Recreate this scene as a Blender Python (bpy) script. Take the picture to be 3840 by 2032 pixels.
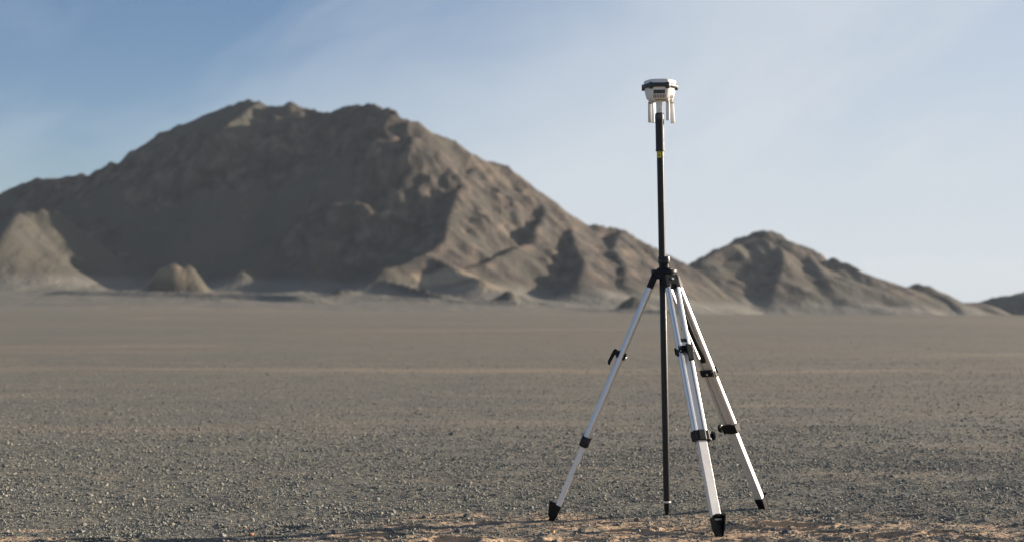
import bpy, bmesh, math, random
import numpy as np
from mathutils import Vector, Matrix

for o in list(bpy.data.objects):
    bpy.data.objects.remove(o)
S = bpy.context.scene
COL = S.collection
random.seed(4)

# ------------------------------------------------------------------ camera
F_PX = 5575.0          # focal length in pixels of the 3840 px wide photograph
CAM_Z = 1.034
HOR = 1150.0           # image row of the level horizon
cam_d = bpy.data.cameras.new('camera')
cam = bpy.data.objects.new('camera', cam_d)
COL.objects.link(cam)
cam.location = (0, 0, CAM_Z)
cam.rotation_euler = (math.radians(90) + math.atan((HOR - 1016) / F_PX), 0, 0)
cam_d.sensor_width = 36
cam_d.lens = 36 * F_PX / 3840
cam_d.clip_start = 0.1
cam_d.clip_end = 20000
cam_d.dof.use_dof = True
cam_d.dof.focus_distance = 7.2
cam_d.dof.aperture_fstop = 2.7
S.camera = cam

# ------------------------------------------------------------------ light
SUN_AZ = 21.0          # degrees from +X towards +Y (the camera looks along +Y)
SUN_EL = 12.5
SKY_STRENGTH = 0.056
S.view_settings.view_transform = 'Standard'
S.view_settings.look = 'None'
S.view_settings.gamma = 1
S.view_settings.use_curve_mapping = False
S.view_settings.exposure = 1.15
sd = bpy.data.lights.new('sun', 'SUN')
sd.energy = 5.0
sd.angle = math.radians(0.5)
sd.color = (1.0, 0.86, 0.70)
sun = bpy.data.objects.new('sun', sd)
COL.objects.link(sun)
az, el = math.radians(SUN_AZ), math.radians(SUN_EL)
SUN_DIR = Vector((math.cos(az) * math.cos(el), math.sin(az) * math.cos(el), math.sin(el)))
sun.rotation_euler = (-SUN_DIR).to_track_quat('-Z', 'Y').to_euler()
sun.location = (20, 8, 12)

W = bpy.data.worlds.new("World")
S.world = W
W.use_nodes = True
wn, wl = W.node_tree.nodes, W.node_tree.links
wn.clear()
wout = wn.new('ShaderNodeOutputWorld')
bg = wn.new('ShaderNodeBackground')
bg.inputs['Strength'].default_value = SKY_STRENGTH
sky = wn.new('ShaderNodeTexSky')
sky.sky_type = 'NISHITA'
sky.sun_disc = False
sky.sun_elevation = el
sky.sun_rotation = math.radians(90 - SUN_AZ)
sky.altitude = 900
sky.air_density = 1.0
sky.dust_density = 0.3
sky.ozone_density = 3.5
# thin high cloud: streaks of cirrus spread over the sky directions
tc = wn.new('ShaderNodeTexCoord')
mp = wn.new('ShaderNodeMapping')
mp.inputs['Scale'].default_value = (1.7, 1.0, 5.5)
mp0 = wn.new('ShaderNodeMapping')
mp0.inputs['Rotation'].default_value = (0, math.radians(24), 0)
n1 = wn.new('ShaderNodeTexNoise')
n1.inputs['Scale'].default_value = 1.5
n1.inputs['Detail'].default_value = 5
n1.inputs['Roughness'].default_value = 0.56
n1.inputs['Distortion'].default_value = 0.5
wl.new(tc.outputs['Generated'], mp0.inputs['Vector'])
wl.new(mp0.outputs[0], mp.inputs['Vector'])
wl.new(mp.outputs['Vector'], n1.inputs['Vector'])
sep = wn.new('ShaderNodeSeparateXYZ')
wl.new(tc.outputs['Generated'], sep.inputs[0])


def wmath(op, a, b=None, clamp=False):
    n = wn.new('ShaderNodeMath')
    n.operation = op
    n.use_clamp = clamp
    for i, v in enumerate((a, b)):
        if v is None:
            continue
        if isinstance(v, (int, float)):
            n.inputs[i].default_value = v
        else:
            wl.new(v, n.inputs[i])
    return n.outputs[0]


def wramp(v, a, b, c=0.0, d=1.0):
    n = wn.new('ShaderNodeMapRange')
    n.interpolation_type = 'SMOOTHSTEP'
    wl.new(v, n.inputs[0])
    for i, x in enumerate((a, b, c, d)):
        n.inputs[i + 1].default_value = x
    return n.outputs[0]


# the veil is thicker to the right and low, and thins out to the upper left
veil_x = wramp(wmath('SUBTRACT', sep.outputs[0], wmath('MULTIPLY', sep.outputs[2], 0.9)), -0.46, 0.12, -0.08, 0.80)
streak = wramp(n1.outputs['Fac'], 0.36, 0.66, -0.10, 0.21)
low = wmath('MULTIPLY', wramp(sep.outputs[2], 0.20, -0.02, 0.0, 0.34), wramp(sep.outputs[0], -0.4, 0.2, 0.35, 1.0))
veil = wmath('ADD', wmath('ADD', veil_x, streak), low, True)
veil = wmath('MULTIPLY', veil, 0.92, True)
cmix = wn.new('ShaderNodeMix')
cmix.data_type = 'RGBA'
cmix.inputs[7].default_value = (5.25, 5.65, 6.15, 1)
wl.new(veil, cmix.inputs[0])
tint = wn.new('ShaderNodeMix')
tint.data_type = 'RGBA'
tint.blend_type = 'MULTIPLY'
tint.inputs[0].default_value = 1.0
tint.inputs[7].default_value = (1.10, 0.97, 0.97, 1)
wl.new(sky.outputs[0], tint.inputs[6])
wl.new(tint.outputs[2], cmix.inputs[6])
wl.new(cmix.outputs[2], bg.inputs['Color'])
wl.new(bg.outputs[0], wout.inputs[0])


# ------------------------------------------------------------------ helpers
def px(x, y, Y):
    """world point at photo pixel x, y and distance Y"""
    return ((x - 1920) / F_PX * Y, Y, CAM_Z + (HOR - y) / F_PX * Y)


def tag(o, label=None, cat=None, group=None, kind=None):
    if label: o['label'] = label
    if cat: o['category'] = cat
    if group: o['group'] = group
    if kind: o['kind'] = kind
    return o


def thing(name, loc, label, cat, group=None):
    o = bpy.data.objects.new(name, None)
    COL.objects.link(o)
    o.location = loc
    o.empty_display_size = 0.05
    return tag(o, label, cat, group)


def root_of(o):
    while o.parent:
        o = o.parent
    return o


def obj(name, bm, mat, parent=None, smooth=None):
    """link a bmesh given in world coordinates as one object"""
    if parent is not None:
        bm.transform(Matrix.Translation(-root_of(parent).location))
    me = bpy.data.meshes.new(name)
    bmesh.ops.recalc_face_normals(bm, faces=bm.faces[:])
    if smooth is not None:
        for f in bm.faces:
            f.smooth = True
        for e in bm.edges:
            if len(e.link_faces) == 2 and e.calc_face_angle(0) > math.radians(smooth):
                e.smooth = False
    bm.to_mesh(me)
    bm.free()
    me.materials.append(mat)
    o = bpy.data.objects.new(name, me)
    COL.objects.link(o)
    if parent is not None:
        o.parent = parent
    return o


def np_mesh(name, V, Fc, mat, smooth=False):
    me = bpy.data.meshes.new(name)
    n, k = Fc.shape
    me.vertices.add(len(V))
    me.vertices.foreach_set('co', V.astype(np.float32).ravel())
    me.loops.add(n * k)
    me.loops.foreach_set('vertex_index', Fc.astype(np.int32).ravel())
    me.polygons.add(n)
    me.polygons.foreach_set('loop_start', np.arange(0, n * k, k, dtype=np.int32))
    me.polygons.foreach_set('loop_total', np.full(n, k, dtype=np.int32))
    me.polygons.foreach_set('use_smooth', np.full(n, smooth))
    me.update(calc_edges=True)
    me.materials.append(mat)
    o = bpy.data.objects.new(name, me)
    COL.objects.link(o)
    return o


def attr(o, name, vals):
    a = o.data.attributes.new(name, 'FLOAT', 'POINT')
    a.data.foreach_set('value', vals.astype(np.float32).ravel())


def frame(o, u, w, n):
    M = Matrix.Identity(4)
    for i, c in enumerate((w, n, u)):
        M[0][i], M[1][i], M[2][i] = c
    M[0][3], M[1][3], M[2][3] = o
    return M


def add_box(bm, M, x0, x1, y0, y1, z0, z1, bev=0.0, seg=2, taper=None):
    """box in the frame M; taper scales x, y at z1"""
    b = bmesh.new()
    bmesh.ops.create_cube(b, size=1)
    for v in b.verts:
        top = v.co.z > 0
        x = x0 + (v.co.x + .5) * (x1 - x0)
        y = y0 + (v.co.y + .5) * (y1 - y0)
        z = z0 + (v.co.z + .5) * (z1 - z0)
        if top and taper:
            x = (x - (x0 + x1) / 2) * taper[0] + (x0 + x1) / 2 + (taper[2] if len(taper) > 2 else 0)
            y = (y - (y0 + y1) / 2) * taper[1] + (y0 + y1) / 2 + (taper[3] if len(taper) > 3 else 0)
        v.co = (x, y, z)
    if bev:
        bmesh.ops.bevel(b, geom=b.edges[:], offset=bev, segments=seg, profile=0.5, affect='EDGES')
    merge(bm, b, M)


def merge(bm, b, M=None):
    if M is not None:
        b.transform(M)
    me = bpy.data.meshes.new('tmp')
    b.to_mesh(me)
    b.free()
    bm.from_mesh(me)
    bpy.data.meshes.remove(me)


def add_lathe(bm, M, prof, seg=40, rfun=None):
    """surface of revolution about the z axis of M; prof = [(r, z), ...]"""
    b = bmesh.new()
    rings = []
    for r, z in prof:
        if r < 1e-6:
            rings.append([b.verts.new((0, 0, z))])
        else:
            ring = []
            for i in range(seg):
                a = 2 * math.pi * i / seg
                q = r * (rfun(a) if rfun else 1)
                ring.append(b.verts.new((q * math.cos(a), q * math.sin(a), z)))
            rings.append(ring)
    for A, B in zip(rings, rings[1:]):
        if len(A) == 1 and len(B) == 1:
            continue
        for i in range(seg):
            j = (i + 1) % seg
            if len(A) == 1:
                b.faces.new((A[0], B[i], B[j]))
            elif len(B) == 1:
                b.faces.new((A[i], A[j], B[0]))
            else:
                b.faces.new((A[i], A[j], B[j], B[i]))
    for ring, flip in ((rings[0], True), (rings[-1], False)):
        if len(ring) > 1:
            b.faces.new(ring[::-1] if flip else ring)
    merge(bm, b, M)


def axis_frame(p0, p1):
    p0, p1 = Vector(p0), Vector(p1)
    u = (p1 - p0).normalized()
    w = Vector((1, 0, 0)) if abs(u.x) < 0.9 else Vector((0, 1, 0))
    w = (w - u * w.dot(u)).normalized()
    return frame(p0, u, w, u.cross(w)), (p1 - p0).length


def add_cyl(bm, p0, p1, r0, r1=None, seg=24, bev=0.0):
    M, L = axis_frame(p0, p1)
    r1 = r0 if r1 is None else r1
    if bev:
        prof = [(r0 - bev, 0), (r0, bev), (r1, L - bev), (r1 - bev, L)]
    else:
        prof = [(r0, 0), (r1, L)]
    add_lathe(bm, M, prof, seg)


def add_prism(bm, M, poly, x0, x1, bev=0.0):
    """polygon given in the (y, z) plane of M, extruded from x0 to x1"""
    b = bmesh.new()
    A = [b.verts.new((x0, y, z)) for y, z in poly]
    B = [b.verts.new((x1, y, z)) for y, z in poly]
    n = len(poly)
    b.faces.new(A[::-1])
    b.faces.new(B)
    for i in range(n):
        b.faces.new((A[i], A[(i + 1) % n], B[(i + 1) % n], B[i]))
    if bev:
        bmesh.ops.bevel(b, geom=b.edges[:], offset=bev, segments=1, affect='EDGES')
    merge(bm, b, M)


# ------------------------------------------------------------------ materials
def mat_base(name, color, rough=0.5, metal=0.0, spec=0.5):
    m = bpy.data.materials.new(name)
    m.use_nodes = True
    p = m.node_tree.nodes['Principled BSDF']
    p.inputs['Base Color'].default_value = (*color, 1)
    p.inputs['Roughness'].default_value = rough
    p.inputs['Metallic'].default_value = metal
    p.inputs['Specular IOR Level'].default_value = spec
    return m, p, m.node_tree.nodes, m.node_tree.links


def mat_worn(name, color, rough=0.5, metal=0.0, spec=0.5, var=0.12, scale=60, bump=0.0, stretch=(1, 1, 1), rvar=0.1):
    """paint, plastic or metal with a little unevenness in tone, gloss and surface"""
    m, p, N, L = mat_base(name, color, rough, metal, spec)
    t = N.new('ShaderNodeTexCoord')
    mp = N.new('ShaderNodeMapping')
    mp.inputs['Scale'].default_value = stretch
    n = N.new('ShaderNodeTexNoise')
    n.inputs['Scale'].default_value = scale
    n.inputs['Detail'].default_value = 5
    L.new(t.outputs['Object'], mp.inputs[0])
    L.new(mp.outputs[0], n.inputs['Vector'])
    r = N.new('ShaderNodeMapRange')
    r.inputs[1].default_value, r.inputs[2].default_value = 0.3, 0.7
    r.inputs[3].default_value, r.inputs[4].default_value = 1 - var, 1 + var
    L.new(n.outputs['Fac'], r.inputs[0])
    v = N.new('ShaderNodeVectorMath')
    v.operation = 'SCALE'
    v.inputs[0].default_value = color
    L.new(r.outputs[0], v.inputs['Scale'])
    L.new(v.outputs[0], p.inputs['Base Color'])
    r2 = N.new('ShaderNodeMapRange')
    r2.inputs[1].default_value, r2.inputs[2].default_value = 0.3, 0.7
    r2.inputs[3].default_value, r2.inputs[4].default_value = max(0.02, rough - rvar), min(1, rough + rvar)
    L.new(n.outputs['Fac'], r2.inputs[0])
    L.new(r2.outputs[0], p.inputs['Roughness'])
    if bump:
        b = N.new('ShaderNodeBump')
        b.inputs['Strength'].default_value = 0.5
        b.inputs['Distance'].default_value = bump
        L.new(n.outputs['Fac'], b.inputs['Height'])
        L.new(b.outputs[0], p.inputs['Normal'])
    return m


M_ALU = mat_worn('anodised_aluminium', (0.64, 0.64, 0.65), 0.38, 0.85, var=0.03, scale=14, rvar=0.02)
M_PANEL = mat_worn('satin_aluminium', (0.62, 0.605, 0.59), 0.5, 0.45, var=0.04, scale=22, rvar=0.06)
M_BLACK = mat_worn('black_plastic', (0.007, 0.008, 0.010), 0.42, 0.0, spec=0.2, var=0.3, scale=80, bump=0.0002)
M_BLACKG = mat_worn('black_metal', (0.010, 0.011, 0.013), 0.3, 0.0, spec=0.3, var=0.25, scale=90)
M_CARBON = mat_worn('black_pole_coating', (0.011, 0.012, 0.014), 0.34, 0.0, spec=0.32, var=0.35, scale=260, bump=0.0006)
M_GRIP = mat_worn('grip_rubber', (0.014, 0.014, 0.017), 0.55, 0.0, var=0.15, scale=200)
M_STEEL = mat_worn('steel', (0.62, 0.61, 0.58), 0.3, 0.9, var=0.1, scale=90)
M_WHITE = mat_worn('white_plastic', (0.74, 0.73, 0.70), 0.42, 0.0, var=0.03, scale=40)
M_BEIGE = mat_worn('beige_plastic', (0.34, 0.31, 0.22), 0.5, 0.0, var=0.05, scale=40)
M_RUBBER = mat_worn('bumper_rubber', (0.035, 0.038, 0.044), 0.5, 0.0, var=0.15, scale=90)
M_DISPLAY = mat_worn('dark_display', (0.05, 0.057, 0.064), 0.3, 0.0, var=0.05, scale=40)
M_SLOT = mat_worn('slot_shadow', (0.05, 0.045, 0.045), 0.6, 0.0, var=0.05)
M_STRAP = mat_worn('strap_webbing', (0.010, 0.010, 0.011), 0.85, 0.0, var=0.3, scale=300)
M_YELLOW = mat_worn('yellow_label', (0.62, 0.52, 0.03), 0.45, 0.0, var=0.06)
M_INK = mat_worn('black_ink', (0.02, 0.02, 0.02), 0.5, 0.0, var=0.05)
M_RINGW = mat_worn('white_ring', (0.72, 0.72, 0.7), 0.4, 0.0, var=0.04)
M_LED = mat_base('green_led', (0.02, 0.12, 0.07), 0.3)[0]
_p = M_LED.node_tree.nodes['Principled BSDF']
_p.inputs['Emission Color'].default_value = (0.05, 0.7, 0.35, 1)
_p.inputs['Emission Strength'].default_value = 0.02


# ------------------------------------------------------------------ noise
def _hash(ix, iy, seed):
    h = (ix.astype(np.int64) * 374761393 + iy.astype(np.int64) * 668265263 + seed * 974634777) & 0xFFFFFFFF
    h = ((h ^ (h >> 13)) * 1274126177) & 0xFFFFFFFF
    h = (h ^ (h >> 16)) & 0xFFFFFFFF
    return h / 4294967295.0


def vnoise(x, y, seed=0):
    ix, iy = np.floor(x), np.floor(y)
    fx, fy = x - ix, y - iy
    fx = fx * fx * fx * (fx * (fx * 6 - 15) + 10)
    fy = fy * fy * fy * (fy * (fy * 6 - 15) + 10)
    a, b = _hash(ix, iy, seed), _hash(ix + 1, iy, seed)
    c, d = _hash(ix, iy + 1, seed), _hash(ix + 1, iy + 1, seed)
    return ((a + (b - a) * fx) * (1 - fy) + (c + (d - c) * fx) * fy) * 2 - 1


def fbm(x, y, seed=0, octv=4, gain=0.5):
    t, a, s = 0, 1.0, 0
    for i in range(octv):
        c, sn = math.cos(0.7 * i), math.sin(0.7 * i)
        t = t + a * vnoise((x * c - y * sn) * 2 ** i + 17.3 * i, (x * sn + y * c) * 2 ** i - 9.1 * i, seed + i)
        s += a
        a *= gain
    return t / s


def ridged(x, y, seed=0, octv=4, gain=0.5):
    t, a, s = 0, 1.0, 0
    for i in range(octv):
        c, sn = math.cos(0.9 * i), math.sin(0.9 * i)
        t = t + a * (1 - np.abs(vnoise((x * c - y * sn) * 2 ** i + 5.3 * i, (x * sn + y * c) * 2 ** i + 3.1 * i, seed + i)) * 2)
        s += a
        a *= gain
    return t / s


def sstep(a, b, v):
    t = np.clip((v - a) / (b - a), 0, 1)
    return t * t * (3 - 2 * t)


# ------------------------------------------------------------------ the lie of the land
def land(x, y):
    """broad shape of the plain: level near the tripod, falling gently away to the right"""
    t = sstep(60, 1500, y)
    z = t * (-8.0 - 25.0 * np.tanh((x - 40) / 400.0))
    far = sstep(20, 200, np.hypot(x, y))
    return z + far * 0.25 * fbm(x / 60, y / 60, 11, 3)


def pt(x, y, Y):
    p = px(x, y, Y)
    return p


def sand_mask(x, y):
    """where bare sand shows between the stones"""
    # scuffed ground round the feet
    e = fbm(x / 0.55, y / 0.35, 31, 4)
    f = fbm(x / 0.12, y / 0.10, 37, 3)
    near = sstep(7.58, 7.22, y + 0.28 * e + 0.07 * f) * sstep(-1.3, -0.3, x + 0.5 * e) * sstep(2.75, 1.75, x + 0.4 * e)
    near = near * (0.40 + 0.56 * sstep(-0.25, 0.25, fbm(x / 0.22, y / 0.13, 35, 3)))
    near2 = sstep(0.18, 0.42, fbm(x / 0.6, y / 0.2, 41, 3)) * sstep(7.5, 6.9, y)
    # bands of sand farther out
    v = np.log(np.maximum(y, 1.0))
    b = fbm(x / (y * 0.35 + 0.5), v * 15 + 0.25 * fbm(x / (y * 0.12), v * 9, 44, 3), 43, 5, 0.62)
    bands = sstep(0.02, 0.55, b) * 0.46 * sstep(7.6, 9.2, y)
    y23 = y * (1 + 0.07 * fbm(x / 3.5, y / 7, 47, 4)) - 0.05 * x
    line = np.exp(-((y23 - 24.0) / 2.0) ** 2) * sstep(-0.6, 0.3, fbm(x / 3.0, y / 0.8, 48, 4)) * 0.66
    y9 = y + 0.30 * fbm(x / 1.6, y / 2, 49, 3)
    line2 = np.exp(-((y9 - 9.2) / 0.36) ** 2) * sstep(-0.3, 0.45, fbm(x / 0.5, y / 0.3, 50, 4)) * 0.5
    line = np.maximum(line, far_sand(x, y))
    return np.clip(np.maximum(np.maximum(near, near2 * 0.8), np.maximum(bands, np.maximum(line, line2))), 0, 1)


# footprints and scuffs in the sand: (x, y, half length, half width, depth, angle)
DENTS = []
for (ppx, ppy, a, b, d, r) in [(2935, 1968, .20, .055, .030, 4), (2320, 1985, .13, .05, .020, -6),
                               (3260, 2010, .16, .06, .025, 8), (2545, 1990, .11, .045, .018, 0),
                               (1385, 2012, .15, .05, .018, 5), (1720, 2022, .14, .05, .02, -4),
                               (2160, 2024, .12, .05, .022, 3), (3520, 1996, .15, .05, .02, 10),
                               (3105, 1990, .12, .045, .018, -8), (1100, 1975, .10, .04, .012, 0),
                               (640, 2026, .2, .05, .02, 4), (300, 2024, .12, .045, .02, 0), (3350, 1930, .12, .035, .012, 3),
                               (1840, 1960, .10, .04, .016, 0), (1560, 1975, .12, .04, .014, 9),
                               (2790, 2012, .12, .045, .02, 9), (3680, 2018, .12, .05, .015, -5)]:
    Y = CAM_Z * F_PX / (ppy - HOR)
    DENTS.append(((ppx - 1920) / F_PX * Y, Y, a, b, d, math.radians(r)))


FAR_SAND = [(-36, 150, 1.6, 7, 0.8), (-34, 138, 1.3, 9, 0.8), (-30, 133, 6, 2.2, 0.45), (25, 640, 55, 22, 0.8), (70, 560, 60, 14, 0.5),
            (-8, 500, 30, 10, 0.4), (330, 980, 70, 26, 0.9), (250, 760, 60, 16, 0.4), (-48, 1078, 26, 20, 0.9), (-25, 1050, 22, 12, 0.7),
            (-200, 985, 30, 8, 0.8), (-260, 1000, 70, 7, 0.5), (-240, 935, 90, 6, 0.35), (60, 820, 70, 12, 0.45), (-120, 560, 60, 14, 0.3)]


def far_sand(x, y):
    """pale sand that the wind has laid in streaks along the foot of the mountains"""
    m = np.zeros(x.shape)
    w = 0.35 * fbm(x / 14, y / 9, 83, 4)
    for cx, cy, a, b, k in FAR_SAND:
        q = np.hypot((x - cx) / a, (y - cy) / b) + w
        m = np.maximum(m, k * sstep(1.15, 0.45, q))
    return m


def near_relief(x, y):
    m = sstep(14, 8, y) * sstep(3, 5.5, y) * sstep(9, 5, np.abs(x))
    s = sstep(7.55, 7.1, y + 0.25 * fbm(x / 0.55, y / 0.35, 31, 4)) * sstep(-1.6, -0.2, x) * sstep(3.2, 1.9, x)
    z = 0.010 * fbm(x / 0.5, y / 0.4, 51, 3)
    z = z + 0.0045 * fbm(x / 0.07, y / 0.06, 53, 3)
    z = z + s * (0.016 * ridged(x / 0.28, y / 0.16, 55, 4, 0.55) - 0.006)
    for (cx, cy, a, b, d, r) in DENTS:
        dx, dy = x - cx, y - cy
        u = (dx * math.cos(r) + dy * math.sin(r)) / a
        v = (-dx * math.sin(r) + dy * math.cos(r)) / b
        q = np.sqrt(u * u + v * v) + 0.15 * fbm(x / 0.06, y / 0.06, 57, 2)
        z = z - d * sstep(1.15, 0.75, q) + d * 0.55 * np.exp(-((q - 1.3) / 0.22) ** 2)
    return z * m


def ground_z(x, y):
    return land(x, y) + near_relief(x, y)


# ------------------------------------------------------------------ ground and mountain materials
def noise_node(N, L, vec, scale, detail=4, rough=0.5, dist=0.0):
    n = N.new('ShaderNodeTexNoise')
    n.inputs['Scale'].default_value = scale
    n.inputs['Detail'].default_value = detail
    n.inputs['Roughness'].default_value = rough
    n.inputs['Distortion'].default_value = dist
    L.new(vec, n.inputs['Vector'])
    return n


def ramp_node(N, L, fac, stops, interp='LINEAR'):
    r = N.new('ShaderNodeValToRGB')
    r.color_ramp.interpolation = interp
    e = r.color_ramp.elements
    while len(e) > 1:
        e.remove(e[-1])
    e[0].position = stops[0][0]
    e[0].color = (*stops[0][1], 1)
    for p_, c in stops[1:]:
        k = e.new(p_)
        k.color = (*c, 1)
    L.new(fac, r.inputs[0])
    return r.outputs[0]


def mixc(N, L, fac, a, b, mode='MIX'):
    m = N.new('ShaderNodeMix')
    m.data_type = 'RGBA'
    m.blend_type = mode
    for i, v in ((0, fac), (6, a), (7, b)):
        if isinstance(v, (int, float)):
            m.inputs[i].default_value = v
        elif isinstance(v, tuple):
            m.inputs[i].default_value = (*v, 1)
        else:
            L.new(v, m.inputs[i])
    return m.outputs[2]


def maprange(N, L, v, a, b, c, d):
    n = N.new('ShaderNodeMapRange')
    L.new(v, n.inputs[0])
    for i, x in enumerate((a, b, c, d)):
        n.inputs[i + 1].default_value = x
    return n.outputs[0]


SAND = (0.50, 0.355, 0.235)
SANDF = (0.34, 0.27, 0.19)
GREY = (0.175, 0.17, 0.152)


def ground_material():
    m, p, N, L = mat_base('gravel_plain', GREY, 0.95, 0, 0.15)
    t = N.new('ShaderNodeTexCoord').outputs['Object']
    # stones of a few centimetres and grit between them
    v1 = N.new('ShaderNodeTexVoronoi')
    v1.inputs['Scale'].default_value = 75
    L.new(t, v1.inputs['Vector'])
    v2 = N.new('ShaderNodeTexVoronoi')
    v2.inputs['Scale'].default_value = 26
    L.new(t, v2.inputs['Vector'])
    hsv = N.new('ShaderNodeSeparateColor')
    L.new(v1.outputs['Color'], hsv.inputs[0])
    c1 = ramp_node(N, L, hsv.outputs[0], [(0, (0.09, 0.095, 0.09)), (0.3, (0.155, 0.158, 0.142)), (0.62, (0.21, 0.198, 0.168)),
                                          (0.85, (0.26, 0.225, 0.17)), (1, (0.38, 0.34, 0.28))])
    hsv2 = N.new('ShaderNodeSeparateColor')
    L.new(v2.outputs['Color'], hsv2.inputs[0])
    c2 = ramp_node(N, L, hsv2.outputs[1], [(0, (0.10, 0.105, 0.10)), (0.35, (0.17, 0.17, 0.152)), (0.7, (0.225, 0.208, 0.175)), (1, (0.32, 0.28, 0.22))])
    nb = noise_node(N, L, t, 0.9, 6, 0.6)
    c = mixc(N, L, 0.4, c1, c2)
    # broad tone shifts in the plain
    nlow = noise_node(N, L, t, 0.035, 6, 0.62)
    tone = ramp_node(N, L, nlow.outputs['Fac'], [(0.3, (0.86, 0.90, 0.90)), (0.5, (1, 1, 1)), (0.7, (1.14, 1.05, 0.96))])
    c = mixc(N, L, 1.0, c, tone, 'MULTIPLY')
    tone2 = ramp_node(N, L, nb.outputs['Fac'], [(0.3, (0.85, 0.87, 0.88)), (0.7, (1.12, 1.08, 1.02))])
    c = mixc(N, L, 1.0, c, tone2, 'MULTIPLY')
    # sand
    a = N.new('ShaderNodeAttribute')
    a.attribute_name = 'sand'
    a2 = N.new('ShaderNodeAttribute')
    a2.attribute_name = 'near'
    ns = noise_node(N, L, t, 30, 6, 0.6)
    sn = ramp_node(N, L, ns.outputs['Fac'], [(0.3, (0.38, 0.285, 0.195)), (0.5, SAND), (0.75, (0.58, 0.42, 0.28))])
    sf = mixc(N, L, ns.outputs['Fac'], SANDF, (0.30, 0.25, 0.19))
    sc = mixc(N, L, a2.outputs['Fac'], sf, sn)
    edge = N.new('ShaderNodeMath')
    edge.operation = 'ADD'
    L.new(a.outputs['Fac'], edge.inputs[0])
    L.new(maprange(N, L, noise_node(N, L, t, 60, 4).outputs['Fac'], 0.3, 0.7, -0.28, 0.28), edge.inputs[1])
    fac = maprange(N, L, edge.outputs[0], 0.25, 0.75, 0, 0.92)
    c = mixc(N, L, fac, c, sc)
    L.new(c, p.inputs['Base Color'])
    # bumps
    h = N.new('ShaderNodeMath')
    h.operation = 'MULTIPLY_ADD'
    L.new(v2.outputs['Distance'], h.inputs[0])
    h.inputs[1].default_value = -0.9
    L.new(noise_node(N, L, t, 55, 6, 0.7).outputs['Fac'], h.inputs[2])
    b = N.new('ShaderNodeBump')
    b.inputs['Strength'].default_value = 0.9
    b.inputs['Distance'].default_value = 0.012
    L.new(h.outputs[0], b.inputs['Height'])
    L.new(b.outputs[0], p.inputs['Normal'])
    return m


def mountain_material():
    m, p, N, L = mat_base('mountain_rock', (0.17, 0.15, 0.13), 0.95, 0, 0.1)
    t = N.new('ShaderNodeTexCoord').outputs['Object']
    g = N.new('ShaderNodeNewGeometry')
    s = N.new('ShaderNodeSeparateXYZ')
    L.new(g.outputs['Normal'], s.inputs[0])
    mp = N.new('ShaderNodeMapping')
    mp.inputs['Scale'].default_value = (1.0, 0.45, 0.5)
    L.new(t, mp.inputs[0])
    n1 = noise_node(N, L, mp.outputs[0], 0.02, 8, 0.6, 0.6)
    n2 = noise_node(N, L, mp.outputs[0], 0.07, 8, 0.62, 0.3)
    scree = ramp_node(N, L, n1.outputs['Fac'], [(0.3, (0.160, 0.155, 0.135)), (0.5, (0.176, 0.167, 0.143)), (0.68, (0.192, 0.176, 0.148))])
    rock = ramp_node(N, L, n2.outputs['Fac'], [(0.34, (0.036, 0.034, 0.033)), (0.5, (0.080, 0.069, 0.060)), (0.64, (0.150, 0.120, 0.094))])
    a = N.new('ShaderNodeAttribute')
    a.attribute_name = 'rock'
    e = N.new('ShaderNodeMath')
    e.operation = 'ADD'
    L.new(a.outputs['Fac'], e.inputs[0])
    L.new(maprange(N, L, n2.outputs['Fac'], 0.3, 0.7, -0.25, 0.25), e.inputs[1])
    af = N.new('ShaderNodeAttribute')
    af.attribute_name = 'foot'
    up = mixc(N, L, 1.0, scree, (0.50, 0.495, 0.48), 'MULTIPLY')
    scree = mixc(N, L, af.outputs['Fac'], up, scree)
    c = mixc(N, L, maprange(N, L, e.outputs[0], 0.3, 0.7, 0, 1), scree, rock)
    asd = N.new('ShaderNodeAttribute')
    asd.attribute_name = 'sand'
    c = mixc(N, L, asd.outputs['Fac'], c, SANDF)
    L.new(c, p.inputs['Base Color'])
    b = N.new('ShaderNodeBump')
    b.inputs['Strength'].default_value = 0.6
    b.inputs['Distance'].default_value = 5.0
    L.new(n2.outputs['Fac'], b.inputs['Height'])
    L.new(b.outputs[0], p.inputs['Normal'])
    return m


M_GROUND = ground_material()
M_MOUNT = mountain_material()


# ------------------------------------------------------------------ ground: one sheet out to the horizon
def spaced(lo_far, lo, hi, hi_far, step, grow):
    mid = np.arange(lo, hi, step)
    out, s, v = [], step, hi
    while v < hi_far:
        out.append(v)
        s *= grow
        v += s
    up = np.array(out + [hi_far])
    out, s, v = [], step, lo
    while v > lo_far:
        s *= grow
        v -= s
        out.append(max(v, lo_far))
    return np.concatenate([np.array(out[::-1]), mid, up])


gx = spaced(-6000, -3.4, 3.4, 6000, 0.013, 1.035)
gy = spaced(-3000, 6.1, 9.2, 7500, 0.011, 1.030)
GX, GY = np.meshgrid(gx, gy)
GZ = ground_z(GX, GY)


def grid_faces(ny, nx):
    i = np.arange(ny * nx).reshape(ny, nx)
    return np.stack([i[:-1, :-1], i[:-1, 1:], i[1:, 1:], i[1:, :-1]], -1).reshape(-1, 4)


ground = np_mesh('ground', np.stack([GX, GY, GZ], -1).reshape(-1, 3), grid_faces(*GX.shape), M_GROUND, True)
attr(ground, 'sand', sand_mask(GX, GY))
attr(ground, 'near', sstep(8.2, 7.3, GY))
tag(ground, 'flat desert plain of grey gravel with scuffed orange sand by the tripod', 'ground', kind='structure')


# ------------------------------------------------------------------ mountains
def resample(pts, step=7.0):
    P = [np.array(px(*p)) for p in pts]
    out = [P[0]]
    for a, b in zip(P, P[1:]):
        n = max(1, int(np.hypot(*(b - a)[:2]) / step))
        for k in range(1, n + 1):
            out.append(a + (b - a) * k / n)
    return np.array(out)


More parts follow.
